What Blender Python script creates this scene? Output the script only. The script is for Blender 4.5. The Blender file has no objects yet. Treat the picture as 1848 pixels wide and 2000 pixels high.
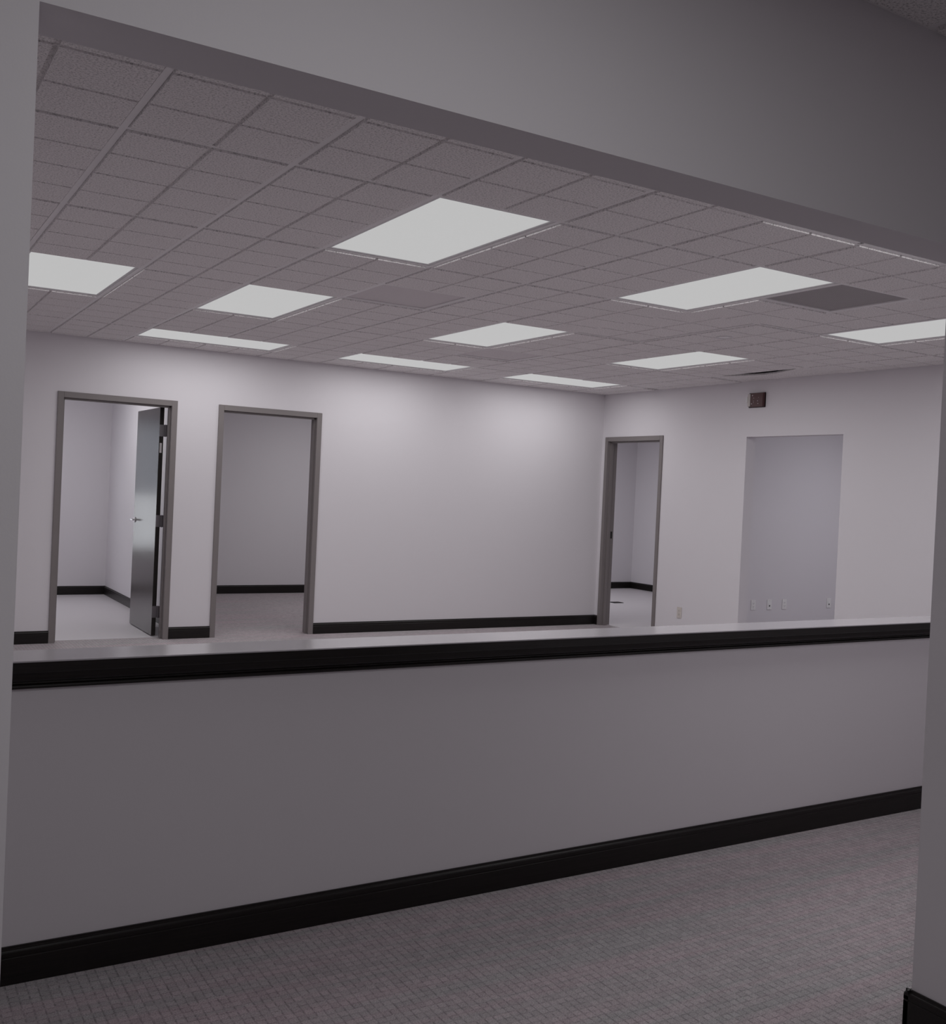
import bpy, bmesh, math, random
from mathutils import Matrix, Vector

# ------------------------------------------------------------------ camera, world, exposure
SC = bpy.context.scene
COL = SC.collection
random.seed(7)

EYE = 1.479
F_PX, YAW, PITCH, ROLL, PPX, PPY = 2027.8, 0.5620, -0.0120, 0.0461, 71.61, -12.95
IMG_W, IMG_H = 1848, 2000


def camera():
    fw = Vector((math.sin(YAW) * math.cos(PITCH), math.cos(YAW) * math.cos(PITCH), math.sin(PITCH)))
    r = Vector((math.cos(YAW), -math.sin(YAW), 0))
    u = r.cross(fw)
    r2 = r * math.cos(ROLL) + u * math.sin(ROLL)
    u2 = -r * math.sin(ROLL) + u * math.cos(ROLL)
    cam = bpy.data.cameras.new('camera')
    cam.sensor_fit = 'HORIZONTAL'
    cam.sensor_width = 36.0
    cam.lens = F_PX / IMG_W * 36.0
    cam.shift_x = -PPX / IMG_W
    cam.shift_y = PPY / IMG_W
    cam.clip_start = 0.05
    o = bpy.data.objects.new('camera', cam)
    m = Matrix((r2, u2, -fw)).transposed().to_4x4()
    m.translation = (0, 0, EYE)
    o.matrix_world = m
    COL.objects.link(o)
    SC.camera = o


camera()
world = bpy.data.worlds.new('world')
SC.world = world
world.use_nodes = True
world.node_tree.nodes['Background'].inputs[0].default_value = (0.92, 0.95, 1.0, 1)
world.node_tree.nodes['Background'].inputs[1].default_value = 2.0

SC.view_settings.view_transform = 'Standard'
SC.view_settings.look = 'None'
SC.view_settings.exposure = 0.0
SC.view_settings.gamma = 1.0
SC.view_settings.use_curve_mapping = False

PANEL_POWER = 9.0        # watts of each ceiling light panel of the main room
WALL_ROW_POWER = 7.4      # panels of the row along the doorway wall
LENS_GLOW = 0.49
FRONT_POWER = 13.0        # panel of the front room
ROOM_POWER = {'store': 14.0, 'office': 18.0, 'corner': 25.0, 'alcove': 26.0}

# ------------------------------------------------------------------ plan of the place (metres)
CEIL = 2.671
MOD = 0.3048              # one scored square of the ceiling
GX0, GY0 = 0.735, 3.154   # ceiling grid origin
RX0, RX1 = -0.60, 7.32    # main room
RY0, RY1 = 1.860, 9.660
WT = 0.12
FY0, FY1 = 1.728, 1.860   # wall with the wide opening
OPX0, OPX1, OPZ = 0.210, 2.610, 2.187
FCEIL = 2.72
DECK = 3.25
BB_H, BB_T = 0.108, 0.015


# ------------------------------------------------------------------ materials
def rgb(r, g, b):
    def f(c):
        c /= 255.0
        return c / 12.92 if c <= 0.04045 else ((c + 0.055) / 1.055) ** 2.4
    return (f(r), f(g), f(b), 1)


def mat(name, color, rough=0.6, spec=0.5, metal=0.0):
    m = bpy.data.materials.new(name)
    m.use_nodes = True
    b = m.node_tree.nodes['Principled BSDF']
    c = tuple(color) if len(color) == 4 else tuple(color) + (1,)
    b.inputs['Base Color'].default_value = c
    b.inputs['Roughness'].default_value = rough
    b.inputs['Specular IOR Level'].default_value = spec
    b.inputs['Metallic'].default_value = metal
    return m, m.node_tree, b


def noise_bump(nt, b, scale, strength, dist=0.002, detail=3.0):
    tc = nt.nodes.new('ShaderNodeTexCoord')
    n = nt.nodes.new('ShaderNodeTexNoise')
    n.inputs['Scale'].default_value = scale
    n.inputs['Detail'].default_value = detail
    bp = nt.nodes.new('ShaderNodeBump')
    bp.inputs['Strength'].default_value = strength
    bp.inputs['Distance'].default_value = dist
    nt.links.new(tc.outputs['Object'], n.inputs['Vector'])
    nt.links.new(n.outputs['Fac'], bp.inputs['Height'])
    nt.links.new(bp.outputs['Normal'], b.inputs['Normal'])
    return tc, n


def ramp(nt, src, stops):
    r = nt.nodes.new('ShaderNodeValToRGB')
    el = r.color_ramp.elements
    while len(el) < len(stops):
        el.new(0.5)
    for e, (p, c) in zip(el, stops):
        e.position = p
        e.color = tuple(c) + (1,) if len(c) == 3 else c
    nt.links.new(src, r.inputs[0])
    return r


def wall_paint(name, c, rough=0.7):
    m, nt, b = mat(name, c, rough, 0.25)
    noise_bump(nt, b, 260.0, 0.12, 0.001)
    return m


M = {}
M['wall'] = wall_paint('wall_paint', (0.755, 0.725, 0.758))


def black_wood():
    m, nt, b = mat('black_wood', (0.012, 0.0095, 0.009), 0.32, 0.33)
    tc = nt.nodes.new('ShaderNodeTexCoord')
    mp = nt.nodes.new('ShaderNodeMapping')
    mp.inputs['Scale'].default_value = (2, 60, 60)
    n = nt.nodes.new('ShaderNodeTexNoise')
    n.inputs['Scale'].default_value = 3
    n.inputs['Detail'].default_value = 4
    nt.links.new(tc.outputs['Object'], mp.inputs[0])
    nt.links.new(mp.outputs[0], n.inputs['Vector'])
    r = ramp(nt, n.outputs['Fac'], [(0.3, (0.009, 0.007, 0.0065)), (0.7, (0.015, 0.012, 0.0115))])
    nt.links.new(r.outputs[0], b.inputs['Base Color'])
    return m


M['black'] = black_wood()


def laminate():
    m, nt, b = mat('white_laminate', (0.52, 0.495, 0.525), 0.13, 0.5)
    noise_bump(nt, b, 90.0, 0.05, 0.001)
    return m


M['laminate'] = laminate()


def tile_mat(name, c):
    m, nt, b = mat(name, c, 0.95, 0.05)
    tc = nt.nodes.new('ShaderNodeTexCoord')
    n = nt.nodes.new('ShaderNodeTexNoise')
    n.inputs['Scale'].default_value = 140
    n.inputs['Detail'].default_value = 5
    n.inputs['Roughness'].default_value = 0.75
    nt.links.new(tc.outputs['Object'], n.inputs['Vector'])
    r = ramp(nt, n.outputs['Fac'], [(0.38, tuple(x * 0.50 for x in c)), (0.50, c), (0.7, tuple(x * 1.06 for x in c))])
    nt.links.new(r.outputs[0], b.inputs['Base Color'])
    bp = nt.nodes.new('ShaderNodeBump')
    bp.inputs['Strength'].default_value = 0.35
    bp.inputs['Distance'].default_value = 0.002
    nt.links.new(n.outputs['Fac'], bp.inputs['Height'])
    nt.links.new(bp.outputs['Normal'], b.inputs['Normal'])
    return m


M['tile'] = tile_mat('mineral_fibre_tile', (0.86, 0.825, 0.835))
M['tee'] = mat('white_grid_steel', (0.80, 0.775, 0.79), 0.45, 0.4)[0]
M['fixture'] = mat('white_fixture_steel', (0.66, 0.64, 0.66), 0.4, 0.4)[0]
M['deck'] = mat('plenum_deck_grey', (0.30, 0.29, 0.28), 0.9, 0.1)[0]


def lens_mat(name, strength, col=(1, 1, 1)):
    m, nt, b = mat(name, (0.02, 0.02, 0.02), 0.6, 0.2)
    tc = nt.nodes.new('ShaderNodeTexCoord')
    v = nt.nodes.new('ShaderNodeTexVoronoi')
    v.inputs['Scale'].default_value = 110
    bp = nt.nodes.new('ShaderNodeBump')
    bp.inputs['Strength'].default_value = 0.3
    bp.inputs['Distance'].default_value = 0.002
    nt.links.new(tc.outputs['Object'], v.inputs['Vector'])
    nt.links.new(v.outputs['Distance'], bp.inputs['Height'])
    nt.links.new(bp.outputs['Normal'], b.inputs['Normal'])
    b.inputs['Emission Color'].default_value = tuple(col) + (1,)
    b.inputs['Emission Strength'].default_value = strength
    return m


M['lens'] = lens_mat('lit_prismatic_lens', LENS_GLOW)


def vent_mat(name, c):
    m, nt, b = mat(name, c, 0.6, 0.3)
    tc = nt.nodes.new('ShaderNodeTexCoord')
    v = nt.nodes.new('ShaderNodeTexVoronoi')
    v.inputs['Scale'].default_value = 120
    v.inputs['Randomness'].default_value = 0.0
    nt.links.new(tc.outputs['Object'], v.inputs['Vector'])
    r = ramp(nt, v.outputs['Distance'], [(0.25, tuple(x * 0.35 for x in c)), (0.34, c)])
    nt.links.new(r.outputs[0], b.inputs['Base Color'])
    return m


M['vent_dark'] = vent_mat('perforated_dark_grey', (0.42, 0.39, 0.40))
M['vent_light'] = vent_mat('perforated_pale_grey', (0.80, 0.745, 0.77))
M['frame'] = mat('taupe_frame_paint', (0.222, 0.198, 0.198), 0.38, 0.5)[0]


def leaf_mat():
    m, nt, b = mat('dark_varnished_door', (0.085, 0.072, 0.072), 0.25, 0.6)
    noise_bump(nt, b, 40.0, 0.03, 0.001)
    return m


M['leaf'] = leaf_mat()
M['leaf_edge'] = mat('door_edge_dark', (0.018, 0.014, 0.013), 0.5, 0.3)[0]
M['steel'] = mat('brushed_steel', (0.70, 0.69, 0.70), 0.32, 0.5, 1.0)[0]
M['hinge'] = mat('painted_hinge_steel', (0.20, 0.185, 0.20), 0.35, 0.5, 0.5)[0]
M['plate'] = mat('white_plate_plastic', (0.86, 0.85, 0.85), 0.35, 0.5)[0]
M['plate_ivory'] = mat('ivory_plate_plastic', (0.66, 0.61, 0.575), 0.35, 0.5)[0]
M['slot'] = mat('dark_slot', (0.02, 0.02, 0.02), 0.6, 0.2)[0]
M['sticker'] = mat('pale_sticker', (0.62, 0.58, 0.60), 0.6, 0.2)[0]
M['alarm'] = mat('dark_red_plastic', (0.085, 0.032, 0.034), 0.35, 0.5)[0]
M['alarm_dark'] = mat('alarm_rim_plastic', (0.018, 0.009, 0.009), 0.4, 0.4)[0]
M['alarm_lens'] = mat('clear_strobe_plastic', (0.58, 0.54, 0.52), 0.15, 0.6)[0]
M['strobe'] = mat('white_strobe_bulb', (0.80, 0.80, 0.80), 0.2, 0.5)[0]
M['plaster'] = mat('ceiling_plaster', (0.66, 0.62, 0.65), 0.8, 0.2)[0]


def carpet_mat(name, c):
    m, nt, b = mat(name, c, 0.95, 0.08)
    L = nt.links.new
    tc = nt.nodes.new('ShaderNodeTexCoord')
    sep = nt.nodes.new('ShaderNodeSeparateXYZ')
    L(tc.outputs['Object'], sep.inputs[0])

    def math_(op, a, v=None, w=None):
        n = nt.nodes.new('ShaderNodeMath')
        n.operation = op
        for k, x in enumerate((a, v, w)):
            if x is None:
                continue
            if isinstance(x, (int, float)):
                n.inputs[k].default_value = x
            else:
                L(x, n.inputs[k])
        return n.outputs[0]

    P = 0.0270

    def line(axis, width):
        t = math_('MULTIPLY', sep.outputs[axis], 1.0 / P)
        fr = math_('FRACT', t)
        d = math_('ABSOLUTE', math_('SUBTRACT', fr, 0.5))       # 0.5 on a groove line
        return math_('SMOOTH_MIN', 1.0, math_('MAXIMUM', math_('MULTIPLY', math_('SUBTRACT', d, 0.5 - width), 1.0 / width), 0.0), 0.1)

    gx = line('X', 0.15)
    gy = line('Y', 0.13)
    nb = nt.nodes.new('ShaderNodeTexNoise')             # the grooves of the pattern come and go
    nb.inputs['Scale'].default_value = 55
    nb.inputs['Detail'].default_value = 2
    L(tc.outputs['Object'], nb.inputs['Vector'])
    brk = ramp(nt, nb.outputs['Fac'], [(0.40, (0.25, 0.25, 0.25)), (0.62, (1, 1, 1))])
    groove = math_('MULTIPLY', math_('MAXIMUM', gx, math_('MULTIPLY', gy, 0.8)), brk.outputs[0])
    # each loop block its own slight tone
    wn = nt.nodes.new('ShaderNodeTexWhiteNoise')
    wn.noise_dimensions = '2D'
    comb = nt.nodes.new('ShaderNodeCombineXYZ')
    L(math_('FLOOR', math_('MULTIPLY_ADD', sep.outputs['X'], 1 / P, 0.0)), comb.inputs[0])
    L(math_('FLOOR', math_('MULTIPLY_ADD', sep.outputs['Y'], 1 / P, 0.0)), comb.inputs[1])
    L(comb.outputs[0], wn.inputs['Vector'])
    # yarn speckle
    n1 = nt.nodes.new('ShaderNodeTexNoise')
    n1.inputs['Scale'].default_value = 260
    n1.inputs['Detail'].default_value = 3
    L(tc.outputs['Object'], n1.inputs['Vector'])
    # streaks across the width
    mp = nt.nodes.new('ShaderNodeMapping')
    mp.inputs['Scale'].default_value = (0.7, 16, 1)
    L(tc.outputs['Object'], mp.inputs[0])
    n2 = nt.nodes.new('ShaderNodeTexNoise')
    n2.inputs['Scale'].default_value = 1.0
    n2.inputs['Detail'].default_value = 2
    L(mp.outputs[0], n2.inputs['Vector'])
    tint = ramp(nt, n2.outputs['Fac'], [(0.35, (c[0] * 0.94, c[1] * 0.98, c[2] * 0.97)), (0.65, (c[0] * 1.08, c[1] * 0.99, c[2] * 1.02))])
    f = math_('MULTIPLY_ADD', groove, -0.42, 1.0)  # shade in the grooves painted into the carpet colour
    f = math_('MULTIPLY', f, math_('MULTIPLY_ADD', wn.outputs['Value'], 0.16, 0.92))
    f = math_('MULTIPLY', f, math_('MULTIPLY_ADD', n1.outputs['Fac'], 1.5, 0.25))
    mx = nt.nodes.new('ShaderNodeVectorMath')
    mx.operation = 'SCALE'
    L(tint.outputs[0], mx.inputs[0])
    L(f, mx.inputs['Scale'])
    L(mx.outputs[0], b.inputs['Base Color'])
    bp = nt.nodes.new('ShaderNodeBump')
    bp.inputs['Strength'].default_value = 0.6
    bp.inputs['Distance'].default_value = 0.003
    L(math_('SUBTRACT', n1.outputs['Fac'], groove), bp.inputs['Height'])
    L(bp.outputs['Normal'], b.inputs['Normal'])
    return m


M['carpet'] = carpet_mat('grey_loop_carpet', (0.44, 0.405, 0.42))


def vinyl():
    m, nt, b = mat('pale_vinyl', (0.62, 0.585, 0.61), 0.42, 0.4)
    noise_bump(nt, b, 25.0, 0.03, 0.001)
    return m


M['vinyl'] = vinyl()


# ------------------------------------------------------------------ mesh helpers
def bx(bm, x0, x1, y0, y1, z0, z1):
    v = [bm.verts.new((x, y, z)) for z in (z0, z1) for y in (y0, y1) for x in (x0, x1)]
    for q in ((0, 2, 3, 1), (4, 5, 7, 6), (0, 1, 5, 4), (2, 6, 7, 3), (0, 4, 6, 2), (1, 3, 7, 5)):
        bm.faces.new([v[k] for k in q])


def extrude_profile(bm, prof, axis, a, b):
    """Closed profile of (p, z) points swept along an axis from a to b; p lies on the other horizontal axis."""
    def pt(t, p, z):
        return (t, p, z) if axis == 'X' else (p, t, z)
    A = [bm.verts.new(pt(a, p, z)) for p, z in prof]
    B = [bm.verts.new(pt(b, p, z)) for p, z in prof]
    n = len(prof)
    for k in range(n):
        bm.faces.new((A[k], A[(k + 1) % n], B[(k + 1) % n], B[k]))
    bm.faces.new(A)
    bm.faces.new(B[::-1])


def lathe(bm, prof, seg=20, axis='Z', at=(0, 0, 0)):
    rings = []
    for r, h in prof:
        ring = []
        for k in range(seg):
            t = 2 * math.pi * k / seg
            p = (r * math.cos(t), r * math.sin(t), h)
            if axis == 'X':
                p = (p[2], p[0], p[1])
            elif axis == 'Y':
                p = (p[0], p[2], p[1])
            ring.append(bm.verts.new((p[0] + at[0], p[1] + at[1], p[2] + at[2])))
        rings.append(ring)
    for a, b in zip(rings, rings[1:]):
        for k in range(seg):
            bm.faces.new((a[k], a[(k + 1) % seg], b[(k + 1) % seg], b[k]))
    bm.faces.new(rings[0][::-1])
    bm.faces.new(rings[-1])


def mesh(name, bm, m, recalc=True, bevel=0.0):
    if bevel:
        bmesh.ops.bevel(bm, geom=list(bm.edges), offset=bevel, segments=2, affect='EDGES', clamp_overlap=True)
    if recalc:
        bmesh.ops.recalc_face_normals(bm, faces=list(bm.faces))
    me = bpy.data.meshes.new(name)
    bm.to_mesh(me)
    bm.free()
    me.materials.append(M[m])
    return me


def obj(name, bm, m, parent=None, bevel=0.0, loc=None):
    me = bm if isinstance(bm, bpy.types.Mesh) else mesh(name, bm, m, bevel=bevel)
    o = bpy.data.objects.new(name, me)
    COL.objects.link(o)
    if parent:
        o.parent = parent
    if loc:
        o.location = loc
    return o


def boxes(*bs):
    bm = bmesh.new()
    for b in bs:
        bx(bm, *b)
    return bm


def tag(o, label, cat, group=None):
    o['label'] = label
    o['category'] = cat
    if group:
        o['group'] = group
    return o


def struct(o, label=None):
    o['kind'] = 'structure'
    if label:
        o['label'] = label
    return o


def empty(name, loc=(0, 0, 0)):
    o = bpy.data.objects.new(name, None)
    o.empty_display_size = 0.1
    o.location = loc
    COL.objects.link(o)
    return o


def wall_x(name, x0, x1, y0, y1, z1, openings, m='wall', label=None):
    """Wall running along X between y0 and y1 with openings (xa, xb, ztop)."""
    bm = bmesh.new()
    cur = x0
    for a, b, zt in sorted(openings):
        bx(bm, cur, a, y0, y1, 0, z1)
        bx(bm, a, b, y0, y1, zt, z1)
        cur = b
    bx(bm, cur, x1, y0, y1, 0, z1)
    return struct(obj(name, bm, m), label)


def wall_y(name, y0, y1, x0, x1, z1, openings, m='wall', label=None):
    bm = bmesh.new()
    cur = y0
    for a, b, zt in sorted(openings):
        bx(bm, x0, x1, cur, a, 0, z1)
        bx(bm, x0, x1, a, b, zt, z1)
        cur = b
    bx(bm, x0, x1, cur, y1, 0, z1)
    return struct(obj(name, bm, m), label)


# ------------------------------------------------------------------ large structure
D1 = (1.441, 2.455, 2.177)
D2 = (2.833, 3.853, 2.177)
D3 = (8.583, 9.597, 2.172)
CO = (6.180, 7.353, 2.130)       # plain cased opening in the wall with the alarm

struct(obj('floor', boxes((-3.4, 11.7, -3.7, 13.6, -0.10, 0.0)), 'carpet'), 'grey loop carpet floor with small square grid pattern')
struct(obj('floor_vinyl', boxes((0.80, 2.63, 9.765, 13.43, -0.02, 0.004)), 'vinyl'), 'pale smooth floor of room behind the open door')
struct(obj('floor_corner_room', boxes((7.42, 10.85, 8.57, 13.37, -0.02, 0.004)), 'vinyl'), 'pale floor of corner room')
struct(obj('ceiling_deck', boxes((-3.5, 11.8, -3.8, 13.7, DECK, DECK + 0.1)), 'deck'), 'dark structural deck above the tile ceiling')

wall_x('wall_back', RX0 - WT, RX1, RY1, RY1 + 0.13, DECK, [D1, D2], label='long pale wall with two doorways')
wall_y('wall_right', RY0, RY1 + 0.13, RX1, RX1 + WT, DECK, [CO, D3], label='pale wall with one doorway and a plain cased opening')
wall_y('wall_left', RY0, RY1 + 0.13, RX0 - WT, RX0, DECK, [], label='pale side wall of the main room')
wall_x('wall_front', -3.32, RX1 + WT, FY0, FY1, DECK, [(OPX0, OPX1, OPZ)], label='wall with wide opening and deep header')
# front room behind the camera
wall_y('wall_front_room_left', -1.72, FY0, -3.32, -3.20, DECK, [], label='side wall of the front room')
wall_y('wall_front_room_right', -1.72, FY0, 3.40, 3.52, DECK, [], label='side wall of the front room near the jamb')
wall_x('wall_front_room_back', -3.32, 3.52, -1.72, -1.60, DECK, [], label='far wall of the front room')
# rooms behind the doorways
wall_x('wall_store_back', 0.68, 2.63, 13.43, 13.55, DECK, [(0.95, 1.85, 2.20)], label='rear wall of room behind the open door')
wall_y('wall_store_side', RY1 + 0.13, 13.55, 2.63, 2.75, DECK, [], label='partition wall between the two rooms')
wall_y('wall_store_left', RY1 + 0.13, 13.55, 0.68, 0.80, DECK, [], label='side wall of room behind the open door')
wall_x('wall_office_back', 2.75, 6.40, 13.36, 13.48, DECK, [], label='rear wall of dim room without a door')
wall_y('wall_office_side', RY1 + 0.13, 13.48, 6.28, 6.40, DECK, [], label='side wall of dim room')
wall_x('wall_corner_room_back', 7.20, 10.97, 13.37, 13.49, DECK, [], label='rear wall of corner room')
wall_y('wall_corner_room_side', 8.45, 13.49, 10.85, 10.97, DECK, [], label='far side wall of corner room')
wall_y('wall_corner_room_near', RY1 + 0.13, 13.37, 7.20, 7.32, DECK, [], label='near side wall of corner room')
wall_x('wall_alcove_back', RX1 + WT, 11.60, 8.45, 8.57, DECK, [], label='wall with four outlet plates seen through cased opening')
wall_y('wall_alcove_side', 4.00, 8.45, 11.48, 11.60, DECK, [], label='far wall beyond the cased opening')
wall_x('wall_alcove_near', RX1 + WT, 11.60, 3.88, 4.00, DECK, [], label='near wall beyond the cased opening')
for nm, b in (('ceiling_store', (0.80, 2.63, 9.79, 13.43)), ('ceiling_office', (2.75, 6.28, 9.79, 13.36)),
              ('ceiling_corner_room', (7.44, 10.85, 8.57, 13.37)), ('ceiling_alcove', (7.44, 11.48, 4.0, 8.45))):
    struct(obj(nm, boxes((b[0], b[1], b[2], b[3], CEIL, CEIL + 0.02)), 'plaster'), 'pale ceiling of a side room')



def glass():
    m, nt, b = mat('clear_glass', (1, 1, 1), 0.0, 0.5)
    b.inputs['Transmission Weight'].default_value = 1.0
    b.inputs['IOR'].default_value = 1.02
    return m


M['glass'] = glass()


def shade_mat():
    m, nt, b = mat('grey_blue_shade', (0.50, 0.54, 0.60), 0.8, 0.2)
    tr = nt.nodes.new('ShaderNodeBsdfTranslucent')
    tr.inputs['Color'].default_value = (0.80, 0.815, 0.84, 1)
    mx = nt.nodes.new('ShaderNodeMixShader')
    mx.inputs[0].default_value = 0.8
    nt.links.new(b.outputs[0], mx.inputs[1])
    nt.links.new(tr.outputs[0], mx.inputs[2])
    nt.links.new(mx.outputs[0], nt.nodes['Material Output'].inputs['Surface'])
    return m


M['shade'] = shade_mat()


def window(name, x0, x1, z0, z1, y, s, label):
    w = struct(empty(name, (0, 0, 0)), label)
    f = 0.05
    bm = boxes((x0, x0 + f, y - 0.03, y + 0.03, z0, z1), (x1 - f, x1, y - 0.03, y + 0.03, z0, z1),
               (x0 + f, x1 - f, y - 0.03, y + 0.03, z1 - f, z1), (x0 + f, x1 - f, y - 0.03, y + 0.03, z0, z0 + f))
    obj('window_frame', bm, 'frame', w)
    obj('pane', boxes((x0 + f, x1 - f, y - 0.003, y + 0.003, z0 + f, z1 - f)), 'glass', w)
    return w


struct(obj('wall_store_sill', boxes((0.95, 1.85, 13.43, 13.55, 0, 0.52)), 'wall'), 'low wall under the window of room behind the open door')
w2 = window('window_1', 0.95, 1.85, 0.52, 2.20, 13.49, -1, 'window of room behind the open door')
obj('roller_shade', boxes((1.00, 1.80, 13.435, 13.438, 1.25, 2.20)), 'shade', w2)

# half wall with moulded ledge
HY0, HY1 = 3.255, 3.372
struct(obj('wall_half', boxes((RX0, RX1, HY0, HY1, 0, 0.925)), 'wall'), 'grey half wall under the black moulded ledge')


def ledge():
    bm = bmesh.new()
    prof = [(3.2100, 0.9340), (3.2100, 0.9060), (3.2125, 0.9035), (3.2215, 0.9035), (3.2215, 0.9000)]
    for k in range(1, 8):                       # cove
        t = k / 7 * math.pi / 2
        prof.append((3.2225 + 0.018 * (1 - math.cos(t)), 0.9000 - 0.026 * math.sin(t)))
    prof += [(3.2385, 0.8740), (3.2370, 0.8715), (3.2370, 0.8690), (3.2405, 0.8675)]
    for k in range(0, 7):                       # bead at the foot
        t = math.pi / 2 - k / 6 * math.pi
        prof.append((3.2450 - 0.0065 * math.cos(t), 0.8590 + 0.0070 * math.sin(t)))
    prof += [(HY0 + 0.002, 0.8520), (HY0 + 0.002, 0.9340)]
    extrude_profile(bm, prof, 'X', RX0, RX1)
    c = (HY0 + HY1) / 2
    back = [(2 * c - p, z) for p, z in prof]
    extrude_profile(bm, back, 'X', RX0, RX1)
    t = struct(obj('trim_1', bm, 'black'), 'black moulded wooden trim along the half wall top')
    bm = bmesh.new()
    bx(bm, RX0, RX1, 3.2100, 3.4170 - 0.008, 0.9340, 0.9380)
    bx(bm, RX0, RX1, 3.2200, 3.4000, 0.9200, 0.9340)
    obj('ledge_top', bm, 'laminate', t)['label'] = 'pale glossy ledge top'


ledge()


# ------------------------------------------------------------------ baseboards
def bb_profile(s, base, h=BB_H, t=BB_T):
    """Profile of (offset from the wall face, z); s gives the side the board stands on."""
    pts = [(0, 0), (t, 0), (t, h * 0.70), (t - 0.0015, h * 0.715), (t - 0.0015, h * 0.735), (t, h * 0.75), (t, h * 0.84)]
    for k in range(1, 6):
        a = k / 5 * math.pi / 2
        pts.append((t - 0.008 * (1 - math.cos(a)), h * 0.84 + h * 0.09 * math.sin(a)))
    pts += [(0.006, h * 0.94), (0.0055, h), (0, h)]
    return [(base + s * p, z) for p, z in pts]


def bb_x(name, y, s, x0, x1, m, label):
    bm = bmesh.new()
    extrude_profile(bm, bb_profile(s, y), 'X', x0, x1)
    return struct(obj(name, bm, m), label)


def bb_y(name, x, s, y0, y1, m, label):
    bm = bmesh.new()
    extrude_profile(bm, bb_profile(s, x), 'Y', y0, y1)
    return struct(obj(name, bm, m), label)


bb_x('baseboard_half', HY0, -1, RX0, RX1, 'black', 'black baseboard along the half wall')
bb_x('baseboard_half_rear', HY1, 1, RX0, RX1, 'black', 'black baseboard behind the half wall')
for k, (a, b) in enumerate(((RX0, D1[0]), (D1[1], D2[0]), (D2[1], RX1))):
    bb_x('baseboard_back', RY1, -1, a, b, 'black', 'dark baseboard of the wall with two doorways')
for a, b in ((RY0, CO[0]), (CO[1], D3[0]), (D3[1], RY1)):
    bb_y('baseboard_right', RX1, -1, a, b, 'black', 'dark baseboard of the wall with the cased opening')
bb_y('baseboard_left', RX0, 1, RY0, RY1, 'black', 'dark baseboard of the side wall')
# boards of the wall with the wide opening wrap round both jambs
bb_x('baseboard_front', FY0, -1, OPX1 - BB_T, 3.40, 'black', 'black baseboard beside the wide opening')
bb_x('baseboard_front', FY0, -1, -3.20, OPX0 + BB_T, 'black', 'black baseboard beside the wide opening')
bb_y('baseboard_jamb', OPX1, -1, FY0 - BB_T, FY1 + BB_T, 'black', 'black baseboard wrapping the jamb of the wide opening')
bb_y('baseboard_jamb', OPX0, 1, FY0 - BB_T, FY1 + BB_T, 'black', 'black baseboard wrapping the jamb of the wide opening')
bb_x('baseboard_front_rear', FY1, 1, OPX1 - BB_T, RX1, 'black', 'black baseboard behind the wide opening')
bb_x('baseboard_front_rear', FY1, 1, RX0, OPX0 + BB_T, 'black', 'black baseboard behind the wide opening')
# side rooms
bb_x('baseboard_store', 13.43, -1, 0.80, 2.63, 'black', 'dark baseboard in room behind the open door')
bb_y('baseboard_store', 2.63, -1, RY1 + 0.13, 13.43, 'black', 'dark baseboard in room behind the open door')
bb_x('baseboard_office', 13.36, -1, 2.75, 6.28, 'black', 'black baseboard in the dim room')
bb_x('baseboard_corner_room', 13.37, -1, 7.32, 10.85, 'black', 'black baseboard in the corner room')
bb_y('baseboard_corner_room', 10.85, -1, 8.57, 13.37, 'black', 'black baseboard in the corner room')


# ------------------------------------------------------------------ suspended tile ceiling
LIGHTS = {   # (i0, i1, j0, j1): label
    (4, 6, 2, 6): 'lit ceiling light panel with only plain tiles around it, near header, far from alarm wall',
    (10, 12, 2, 6): 'lit ceiling light panel beside the square dark grey vent panel',
    (16, 18, 2, 6): 'lit ceiling light panel between dark grey vent and wall with red alarm',
    (0, 2, 10, 14): 'lit ceiling light panel farthest from the alarm wall, partly behind the jamb',
    (4, 6, 10, 14): 'lit ceiling light panel beside the pale square vent, over the doorway without a door',
    (10, 12, 10, 14): 'lit ceiling light panel with a pale square vent just beyond its far corner',
    (16, 18, 10, 14): 'lit ceiling light panel closest to the lifted tile by the alarm wall',
    (4, 8, 18, 20): 'lit ceiling light panel set lengthwise along wall above the two doorways',
    (10, 14, 18, 20): 'lit ceiling light panel set lengthwise along the blank middle of the doorway wall',
    (16, 20, 18, 20): 'lit ceiling light panel set lengthwise by the room corner and third doorway',
    (8, 12, -2, 0): 'lit ceiling light panel set lengthwise behind the header over the half wall aisle',
}
VENTS = {
    (12, 14, 2, 4): ('vent_dark', 'dark grey square ceiling vent panel touching a lit panel'),
    (6, 8, 8, 10): ('vent_light', 'pale grey square ceiling vent panel between two rows of lights'),
    (12, 14, 14, 16): ('vent_light', 'pale grey square ceiling vent panel before the blank wall'),
}


def grid_x(i):
    return GX0 + i * MOD


def grid_y(j):
    return GY0 + j * MOD


TEE_W = 0.024
MARG = 0.0145            # from a runner's centre line to the raised square
SCORE = 0.0055           # half the width of a scored groove
DROP = 0.0075


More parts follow.
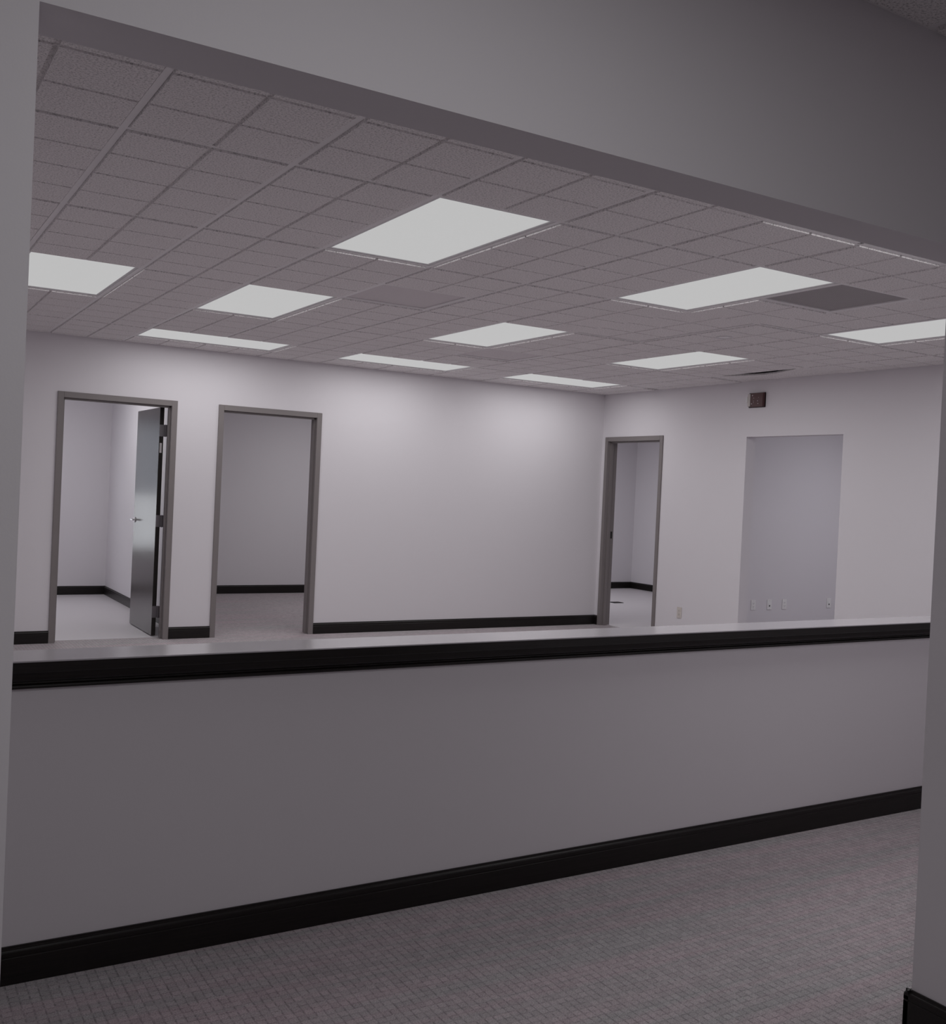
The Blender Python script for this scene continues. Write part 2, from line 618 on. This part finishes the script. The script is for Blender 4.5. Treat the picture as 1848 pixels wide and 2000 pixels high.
def tile_mesh(cells, w0, w1, h0, h1, key_name='ceiling_tile'):
    """cells: list of (x0, x1, y0, y1) raised squares in local coordinates; base sheet w0..w1 x h0..h1, facing down."""
    bm = bmesh.new()
    bx(bm, w0, w1, h0, h1, 0.003, 0.016)
    for a, b, c, d in cells:
        if b - a < 0.03 or d - c < 0.03:
            continue
        s = 0.003
        top = [bm.verts.new(p) for p in ((a, c, 0.0035), (b, c, 0.0035), (b, d, 0.0035), (a, d, 0.0035))]
        bot = [bm.verts.new(p) for p in ((a + s, c + s, -DROP), (b - s, c + s, -DROP), (b - s, d - s, -DROP), (a + s, d - s, -DROP))]
        bm.faces.new(bot[::-1])
        for k in range(4):
            bm.faces.new((top[k], top[(k + 1) % 4], bot[(k + 1) % 4], bot[k]))
    return mesh(key_name, bm, 'tile', recalc=False)


TILE_CACHE = {}


def tile(parent, zc, x0, x1, y0, y1, bx0, bx1, by0, by1, dx=0.0, dy=0.0, dz=0.0, rot=(0, 0, 0)):
    """One ceiling tile between grid lines x0..x1, y0..y1 (multiples of MOD), clipped to the room."""
    X0, X1, Y0, Y1 = max(x0, bx0), min(x1, bx1), max(y0, by0), min(y1, by1)
    if X1 - X0 < 0.04 or Y1 - Y0 < 0.04:
        return
    key = (round(X0 - x0, 3), round(X1 - x0, 3), round(Y0 - y0, 3), round(Y1 - y0, 3))
    if key not in TILE_CACHE:
        cells = []
        nx, ny = round((x1 - x0) / MOD), round((y1 - y0) / MOD)
        for p in range(nx):
            for q in range(ny):
                a, b = p * MOD + (MARG if p == 0 else SCORE), (p + 1) * MOD - (MARG if p == nx - 1 else SCORE)
                c, d = q * MOD + (MARG if q == 0 else SCORE), (q + 1) * MOD - (MARG if q == ny - 1 else SCORE)
                cells.append((max(a, key[0] + 0.012), min(b, key[1] - 0.012), max(c, key[2] + 0.012), min(d, key[3] - 0.012)))
        TILE_CACHE[key] = tile_mesh(cells, key[0] + 0.003, key[1] - 0.003, key[2] + 0.003, key[3] - 0.003)
    o = obj('ceiling_tile', TILE_CACHE[key], 'tile', parent)
    o.location = (x0 + dx, y0 + dy, zc + dz)
    o.rotation_euler = rot
    return o


def tee(parent, name, x0, x1, y0, y1, zc):
    return obj(name, boxes((x0, x1, y0, y1, zc, zc + 0.004)), 'tee', parent)


def build_ceiling(name, label, zc, gx, gy, i_rng, j_rng, b, lights, vents, special=None):
    root = struct(empty(name, (0, 0, 0)), label)
    bx0, bx1, by0, by1 = b
    occ = set()
    for (i0, i1, j0, j1) in list(lights) + list(vents):
        for i in range(i0, i1, 2):
            for j in range(j0, j1, 2):
                occ.add((i, j))
    GXf = lambda i: gx + i * MOD
    GYf = lambda j: gy + j * MOD
    hw = TEE_W / 2
    # main runners along Y on even columns, cut where a panel spans them
    cuts = {}
    for (i0, i1, j0, j1) in lights:
        for i in range(i0 + 2, i1, 2):
            cuts.setdefault(i, []).append((j0, j1))
    for i in range(i_rng[0], i_rng[1] + 1, 2):
        x = GXf(i)
        if not (bx0 + 0.02 < x < bx1 - 0.02):
            continue
        cur = by0
        for j0, j1 in sorted(cuts.get(i, [])):
            tee(root, 'main_tee', x - hw, x + hw, cur, GYf(j0) - hw, zc)
            cur = GYf(j1) + hw
        tee(root, 'main_tee', x - hw, x + hw, cur, by1, zc)
    for i in range(i_rng[0], i_rng[1], 2):
        xa, xb = max(GXf(i) + hw, bx0), min(GXf(i + 2) - hw, bx1)
        if xb - xa < 0.03:
            continue
        js = set()
        for j in range(j_rng[0], j_rng[1], 4):
            js.add(j)
            js.add(j + 4)
            halves = [(i, j) in occ, (i, j + 2) in occ]
            both_one = any(i0 <= i < i1 and j0 == j and j1 == j + 4 for (i0, i1, j0, j1) in lights)
            dx, dy = random.uniform(-0.0015, 0.0015), random.uniform(-0.0015, 0.0015)
            dz = random.choice((0, 0, 0.001, 0.002))
            if not any(halves):
                sp = (special or {}).get((i, j))
                if sp:
                    sp(root, GXf(i), GXf(i + 2), GYf(j), GYf(j + 4), zc, b)
                    continue
                tile(root, zc, GXf(i), GXf(i + 2), GYf(j), GYf(j + 4), bx0, bx1, by0, by1, dx, dy, dz)
            else:
                if not both_one:
                    js.add(j + 2)
                for k, h in enumerate(halves):
                    if not h:
                        tile(root, zc, GXf(i), GXf(i + 2), GYf(j + 2 * k), GYf(j + 2 * k + 2), bx0, bx1, by0, by1, dx, dy, dz)
        for j in sorted(js):
            y = GYf(j)
            if by0 + 0.02 < y < by1 - 0.02:
                tee(root, 'cross_tee', xa, xb, y - hw, y + hw, zc + 0.0002)
    for nm, q in (('wall_angle', (bx0, bx0 + 0.02, by0, by1)), ('wall_angle', (bx1 - 0.02, bx1, by0, by1)),
                  ('wall_angle', (bx0, bx1, by0, by0 + 0.02)), ('wall_angle', (bx0, bx1, by1 - 0.02, by1))):
        obj(nm, boxes((q[0], q[1], q[2], q[3], zc - 0.0004, zc + 0.003)), 'tee', root)
    return root


def lifted_tile(root, x0, x1, y0, y1, zc, b):
    """The edge tile by the alarm wall has slipped toward the wall and bowed: a dark crescent gap beside the runner."""
    xe = min(x1, b[1])
    bm = bmesh.new()
    n = 18
    lo, hi = [], []
    for k in range(n + 1):
        t = k / n
        y = y0 + 0.02 + t * (y1 - y0 - 0.04)
        bow = 0.135 * max(0.0, math.sin(math.pi * min(1, max(0, (t - 0.08) / 0.80)))) ** 1.3
        lo.append((x0 + 0.014 + bow, y, zc + 0.004 - 0.010 * (bow > 0.002)))
        hi.append((xe - 0.004, y, zc - 0.002))
    L0 = [bm.verts.new(p) for p in lo]
    H0 = [bm.verts.new(p) for p in hi]
    L1 = [bm.verts.new((p[0], p[1], p[2] + 0.014)) for p in lo]
    H1 = [bm.verts.new((p[0], p[1], p[2] + 0.014)) for p in hi]
    for k in range(n):
        bm.faces.new((L0[k], L0[k + 1], H0[k + 1], H0[k]))
        bm.faces.new((L1[k], H1[k], H1[k + 1], L1[k + 1]))
        bm.faces.new((L0[k], L1[k], L1[k + 1], L0[k + 1]))
        bm.faces.new((H0[k], H0[k + 1], H1[k + 1], H1[k]))
    bm.faces.new((L0[0], H0[0], H1[0], L1[0]))
    bm.faces.new((L0[n], L1[n], H1[n], H0[n]))
    o = obj('ceiling_tile', bm, 'tile', root)
    o['label'] = 'bowed ceiling tile with a black gap beside it'


def raised_tile(root, x0, x1, y0, y1, zc, b):
    tile(root, zc, x0, x1, y0, y1, *b, dx=-0.005, dy=-0.005, dz=0.009)


def short_tile(root, x0, x1, y0, y1, zc, b):
    """Edge tile by the corner whose end has chipped away, leaving a small dark slot."""
    xm = x0 + 0.30
    tile(root, zc, x0, x1, y0, y1, b[0], xm, b[2], b[3])
    o = tile(root, zc, x0, x1, y0 + MOD * 0.10, y1, xm - 0.0, b[1], y0 + MOD * 0.28, b[3])


build_ceiling('ceiling', 'white suspended ceiling of scored square tiles in a steel grid', CEIL, GX0, GY0, (-6, 22), (-6, 22),
              (RX0, RX1, RY0, RY1), LIGHTS, VENTS,
              {(20, 10): lifted_tile, (12, 6): raised_tile, (14, 2): raised_tile, (20, 18): short_tile})
FRONT_PANEL = (-6, -4, 14, 18)
build_ceiling('ceiling_front_room', 'tile ceiling of the front room above the header', FCEIL, 2.30 - 0.012, FY0 - 0.30 - 20 * MOD, (-20, 6), (0, 24),
              (-3.20, 3.40, -1.60, FY0), {FRONT_PANEL: ''}, {})


def ceiling_light(i0, i1, j0, j1, label, zc=CEIL, gx=GX0, gy=GY0, power=PANEL_POWER, color=(1, 1, 1), cat='ceiling light', group='lit panels in the tile ceiling', off=''):
    x0, x1, y0, y1 = gx + i0 * MOD, gx + i1 * MOD, gy + j0 * MOD, gy + j1 * MOD
    cx, cy = (x0 + x1) / 2, (y0 + y1) / 2
    hx, hy = (x1 - x0) / 2, (y1 - y0) / 2
    root = tag(empty('ceiling_light' + off, (cx, cy, zc)), label, cat, group)
    a, e = 0.0125, 0.030
    bm = bmesh.new()
    for q in ((-hx + a, hx - a, -hy + a, -hy + e), (-hx + a, hx - a, hy - e, hy - a), (-hx + a, -hx + e, -hy + e, hy - e), (hx - e, hx - a, -hy + e, hy - e)):
        bx(bm, q[0], q[1], q[2], q[3], 0.0022, 0.010)
    obj('frame', bm, 'fixture', root)
    bm = bmesh.new()
    bx(bm, -hx + e - 0.004, hx - e + 0.004, -hy + e - 0.004, hy - e + 0.004, 0.0055, 0.0095)
    obj('lens' + off, bm, 'lens', root)
    bm = bmesh.new()
    for q in ((-hx + a, hx - a, -hy + a, -hy + a + 0.002), (-hx + a, hx - a, hy - a - 0.002, hy - a), (-hx + a, -hx + a + 0.002, -hy + a, hy - a), (hx - a - 0.002, hx - a, -hy + a, hy - a)):
        bx(bm, q[0], q[1], q[2], q[3], 0.010, 0.095)
    bx(bm, -hx + a, hx - a, -hy + a, hy - a, 0.095, 0.097)
    obj('housing', bm, 'fixture', root)
    la = bpy.data.lights.new('panel_lamp' + off, 'AREA')
    la.shape = 'RECTANGLE'
    la.size, la.size_y = 2 * (hx - e), 2 * (hy - e)
    la.energy = power
    la.color = color
    lo = bpy.data.objects.new('panel_lamp' + off, la)
    lo.parent = root
    lo.location = (0, 0, 0.0015)
    COL.objects.link(lo)
    return root


for (k, lab) in LIGHTS.items():
    ceiling_light(*k, lab, power=WALL_ROW_POWER if k[2] == 18 else PANEL_POWER)
ceiling_light(*FRONT_PANEL, 'lit ceiling light panel of the front room before the header', FCEIL, 2.30 - 0.012, FY0 - 0.30 - 20 * MOD, FRONT_POWER, group='lit panels outside the main room', off='_front_room_offscreen')
for nm, cx, cy, col in (('store', 1.7, 11.6, (1, 1, 1)), ('office', 5.2, 11.4, (1, 1, 1)), ('corner', 8.5, 11.8, (0.97, 0.98, 1.0)), ('alcove', 9.6, 6.4, (0.95, 0.955, 1.0))):
    ceiling_light(0, 2, 0, 4, 'lit ceiling light panel of the %s' % {'store': 'room behind the open door', 'office': 'dim room without a door', 'corner': 'corner room', 'alcove': 'room beyond the cased opening'}[nm],
                  CEIL - 0.012, cx - MOD, cy - 2 * MOD, ROOM_POWER[nm], col, group='lit panels outside the main room', off='_%s_offscreen' % {'store': 'store', 'office': 'office', 'corner': 'corner_room', 'alcove': 'alcove'}[nm])

for (i0, i1, j0, j1), (m, lab) in VENTS.items():
    cx, cy = (grid_x(i0) + grid_x(i1)) / 2, (grid_y(j0) + grid_y(j1)) / 2
    root = tag(empty('ceiling_vent', (cx, cy, CEIL)), lab, 'vent', 'square vents in the tile ceiling')
    h = MOD - 0.0125
    bm = bmesh.new()
    for q in ((-h, h, -h, -h + 0.012), (-h, h, h - 0.012, h), (-h, -h + 0.012, -h + 0.012, h - 0.012), (h - 0.012, h, -h + 0.012, h - 0.012)):
        bx(bm, q[0], q[1], q[2], q[3], 0.001, 0.016)
    obj('frame', bm, 'tee', root)
    obj('perforated_face', boxes((-h + 0.012, h - 0.012, -h + 0.012, h - 0.012, 0.008, 0.011)), m, root)

# round flush cover on the ceiling
cov = tag(empty('sprinkler_cover', (grid_x(14.72), grid_y(7.75), CEIL - DROP)), 'small round white cover flush with a ceiling tile', 'sprinkler cover')
bm = bmesh.new()
lathe(bm, [(0.060, 0.002), (0.060, -0.003), (0.056, -0.005), (0.047, -0.005), (0.045, -0.001), (0.045, 0.002)], 28)
obj('ring', bm, 'fixture', cov)
bm = bmesh.new()
lathe(bm, [(0.044, 0.002), (0.044, -0.0015), (0.001, -0.0025)], 28)
obj('plate', bm, 'tee', cov)


# ------------------------------------------------------------------ doorways
FR_W = 0.050


def door_frame(root, kind, a, b, zt, w0, w1, strike=None):
    """Pressed metal frame in a wall. kind 'X': wall along X, faces at y = w0 (room) and w1; kind 'Y': wall along Y."""
    p0, p1 = w0 - 0.012, w1 + 0.012

    def put(bm, s0, s1, d0, d1, z0, z1):
        if kind == 'X':
            bx(bm, s0, s1, d0, d1, z0, z1)
        else:
            bx(bm, d0, d1, s0, s1, z0, z1)
    mid0, mid1 = p0 + (p1 - p0) * 0.30, p0 + (p1 - p0) * 0.58
    for s in (0, 1):
        bm = bmesh.new()
        e = a if s == 0 else b
        d = 1 if s == 0 else -1
        put(bm, min(e, e + d * FR_W), max(e, e + d * FR_W), p0, p1, 0, zt)
        st = sorted((e + d * (FR_W - 0.001), e + d * (FR_W + 0.013)))
        put(bm, st[0], st[1], mid0, mid1, 0, zt - FR_W)
        obj('jamb', bm, 'frame', root, bevel=0.0015)
    bm = bmesh.new()
    put(bm, a + FR_W, b - FR_W, p0, p1, zt - FR_W, zt)
    put(bm, a + FR_W, b - FR_W, mid0, mid1, zt - FR_W - 0.016, zt - FR_W + 0.001)
    obj('head', bm, 'frame', root, bevel=0.0015)


d1 = struct(empty('door_1', (0, 0, 0)), 'doorway with taupe metal frame and a dark door swung open')
door_frame(d1, 'X', D1[0], D1[1], D1[2], RY1, RY1 + 0.13)
d2 = struct(empty('door_2', (0, 0, 0)), 'doorway with taupe metal frame and no door, onto a dim room')
door_frame(d2, 'X', D2[0], D2[1], D2[2], RY1, RY1 + 0.13)
d3 = struct(empty('door_3', (0, 0, 0)), 'doorway with taupe metal frame by the room corner')
door_frame(d3, 'Y', D3[0], D3[1], D3[2], RX1, RX1 + 0.12)

# open leaf of door 1: hinged at the jamb, swung into the room
LX0, LX1 = 2.345, 2.383       # leaf thickness
LY0, LY1 = 9.830, 10.725
LZ0, LZ1 = 0.012, 2.118
leaf = obj('door_leaf', boxes((LX0, LX1, LY0, LY1, LZ0, LZ1)), 'leaf', d1, bevel=0.001)
leaf['label'] = 'dark glossy door leaf standing open'
obj('hinge_edge', boxes((LX0 + 0.001, LX1 - 0.001, LY0 - 0.0012, LY0 + 0.001, LZ0 + 0.002, LZ1 - 0.002)), 'leaf_edge', leaf)
obj('fire_label', boxes((LX0 + 0.007, LX1 - 0.012, LY0 - 0.0022, LY0 - 0.001, 1.700, 1.790)), 'sticker', leaf)
for z in (0.230, 1.070, 1.905):
    bm = bmesh.new()
    bx(bm, LX0 + 0.001, LX1 + 0.012, LY0 - 0.0045, LY0 - 0.001, z - 0.054, z + 0.054)      # plate on the leaf edge
    bx(bm, LX1 + 0.008, 2.4065, 9.806, 9.8275, z - 0.054, z + 0.054)                        # plate reaching the jamb
    lathe(bm, [(0.008, z - 0.056), (0.008, z + 0.056)], 10, 'Z', (LX1 + 0.012, LY0 - 0.012, 0))
    obj('hinge', bm, 'hinge', leaf)


def lever(side):
    """Lever set on one face of the leaf; side -1 faces the viewer's room side."""
    x = LX0 if side < 0 else LX1
    y, z = LY1 - 0.062, 1.045
    bm = bmesh.new()
    s = side
    lathe(bm, [(0.028, x), (0.028, x + s * 0.006), (0.022, x + s * 0.010), (0.010, x + s * 0.012), (0.009, x + s * 0.050), (0.004, x + s * 0.054)] if s > 0 else
          [(0.004, x + s * 0.054), (0.009, x + s * 0.050), (0.010, x + s * 0.012), (0.022, x + s * 0.010), (0.028, x + s * 0.006), (0.028, x)], 18, 'X', (0, y, z))
    pts = [(y + 0.008, 0.009), (y - 0.03, 0.0085), (y - 0.08, 0.0075), (y - 0.108, 0.006)]
    rings = []
    for yy, r in pts:
        ring = []
        for k in range(10):
            t = 2 * math.pi * k / 10
            ring.append(bm.verts.new((x + s * 0.046 + r * 0.6 * math.cos(t), yy, z + r * math.sin(t))))
        rings.append(ring)
    for a, b in zip(rings, rings[1:]):
        for k in range(10):
            bm.faces.new((a[k], a[(k + 1) % 10], b[(k + 1) % 10], b[k]))
    bm.faces.new(rings[0])
    bm.faces.new(rings[-1][::-1])
    obj('lever_handle', bm, 'steel', leaf)


lever(-1)
lever(1)
obj('latch_plate', boxes((LX0 + 0.010, LX1 - 0.010, LY1 - 0.0005, LY1 + 0.0015, 0.985, 1.105)), 'steel', leaf)
# bare hinge leaves and strike on the doorways without doors
for z in (0.230, 1.070, 1.905):
    obj('hinge_plate', boxes((D2[0] + FR_W - 0.0005, D2[0] + FR_W + 0.002, RY1 + 0.098, RY1 + 0.132, z - 0.054, z + 0.054)), 'leaf_edge', d2)
obj('strike_plate', boxes((RX1 + 0.090, RX1 + 0.112, D3[1] - FR_W - 0.002, D3[1] - FR_W + 0.0005, 1.005, 1.085)), 'slot', d3)


# ------------------------------------------------------------------ wall plates
def wall_plate(loc, normal, kind, label, m='plate'):
    """normal '-X' or '-Y': the way the plate faces."""
    root = tag(empty('wall_outlet', loc), label, 'outlet', 'plates low on the walls')
    if normal == '-X':
        root.rotation_euler = (0, 0, -math.pi / 2)
    bm = boxes((-0.036, 0.036, -0.006, 0.0, -0.058, 0.058))
    obj('cover_plate', bm, m, root, bevel=0.002)
    if kind == 'duplex':
        for s in (-1, 1):
            r = obj('receptacle', boxes((-0.0165, 0.0165, -0.0085, -0.005, s * 0.0195 - 0.014, s * 0.0195 + 0.014)), m, root, bevel=0.001)
            bm = boxes((-0.0075, -0.0055, -0.0090, -0.0080, s * 0.0195 - 0.002, s * 0.0195 + 0.008), (0.0055, 0.0075, -0.0090, -0.0080, s * 0.0195 - 0.002, s * 0.0195 + 0.008),
                       (-0.002, 0.002, -0.0090, -0.0080, s * 0.0195 - 0.010, s * 0.0195 - 0.006))
            obj('slots', bm, 'slot', r)
    else:
        obj('jack_body', boxes((-0.014, 0.014, -0.0085, -0.005, -0.026, 0.020)), m, root, bevel=0.001)
        obj('jack_socket', boxes((-0.0085, 0.0085, -0.0093, -0.0080, -0.021, -0.006)), 'slot', root)
    for s in (-1, 1):
        bm = bmesh.new()
        lathe(bm, [(0.003, -0.0072), (0.003, -0.0055)], 8, 'Y', (0, 0, s * 0.047))
        obj('screw', bm, 'steel', root)
    return root


wall_plate((RX1, 8.200, 0.311), '-X', 'duplex', 'ivory duplex outlet on wall between doorway and cased opening', 'plate_ivory')
WYA = 8.45


def ax(x):
    return x * WYA / 8.63


wall_plate((8.640, WYA, 0.337), '-Y', 'duplex', 'white duplex outlet of the wall beyond the cased opening, closest to the opening edge')
wall_plate((8.895, WYA, 0.337), '-Y', 'jack', 'white data plate with dark socket, between two outlets on wall beyond the cased opening')
wall_plate((9.140, WYA, 0.337), '-Y', 'duplex', 'white duplex outlet of the wall beyond the cased opening, third along from opening edge')
wall_plate((9.895, WYA, 0.337), '-Y', 'jack', 'white data plate with dark socket standing apart on wall beyond the cased opening')

# ------------------------------------------------------------------ alarm above the cased opening
al = tag(empty('alarm_horn', (RX1, 7.225, 2.481)), 'dark red alarm box with white strobe high above the cased opening', 'alarm')
obj('back_plate', boxes((-0.012, 0.0, -0.104, 0.112, -0.071, 0.071)), 'alarm_dark', al, bevel=0.003)
obj('grille_body', boxes((-0.036, -0.010, -0.100, 0.066, -0.067, 0.067)), 'alarm', al, bevel=0.004)
bm = bmesh.new()
prof = [(-0.010, 0.064), (-0.010, 0.110), (-0.034, 0.106), (-0.048, 0.092), (-0.042, 0.064)]
A = [bm.verts.new((p, q, -0.060)) for p, q in prof]
B = [bm.verts.new((p, q, 0.060)) for p, q in prof]
for k in range(5):
    bm.faces.new((A[k], A[(k + 1) % 5], B[(k + 1) % 5], B[k]))
bm.faces.new(A)
bm.faces.new(B[::-1])
st = obj('strobe_lens', bm, 'alarm_lens', al)
bm = bmesh.new()
lathe(bm, [(0.004, -0.028), (0.011, -0.024), (0.012, 0.0), (0.011, 0.024), (0.004, 0.028)], 14, 'Z', (-0.044, 0.103, 0.004))
obj('strobe_bulb', bm, 'strobe', st)
for (y, z, r) in ((0.040, 0.044, 0.006), (0.048, -0.036, 0.006), (-0.030, -0.010, 0.005), (-0.036, -0.036, 0.005), (0.022, 0.018, 0.003), (0.022, -0.010, 0.003), (0.022, -0.026, 0.003), (-0.040, 0.022, 0.003)):
    bm = bmesh.new()
    lathe(bm, [(r, -0.0375), (r, -0.035)], 8, 'X', (0, y, z))
    obj('screw_head', bm, 'sticker', al)

# ------------------------------------------------------------------ small floor cover seen through the third doorway
fb = tag(empty('floor_outlet', (9.110, 11.535, 0.004)), 'small dark floor outlet cover seen through the third doorway', 'floor outlet')
obj('cover_rim', boxes((-0.085, 0.085, -0.065, 0.065, 0.0, 0.006)), 'slot', fb, bevel=0.002)
obj('cover_lid', boxes((-0.065, 0.065, -0.045, 0.045, 0.006, 0.009)), 'leaf_edge', fb, bevel=0.001)
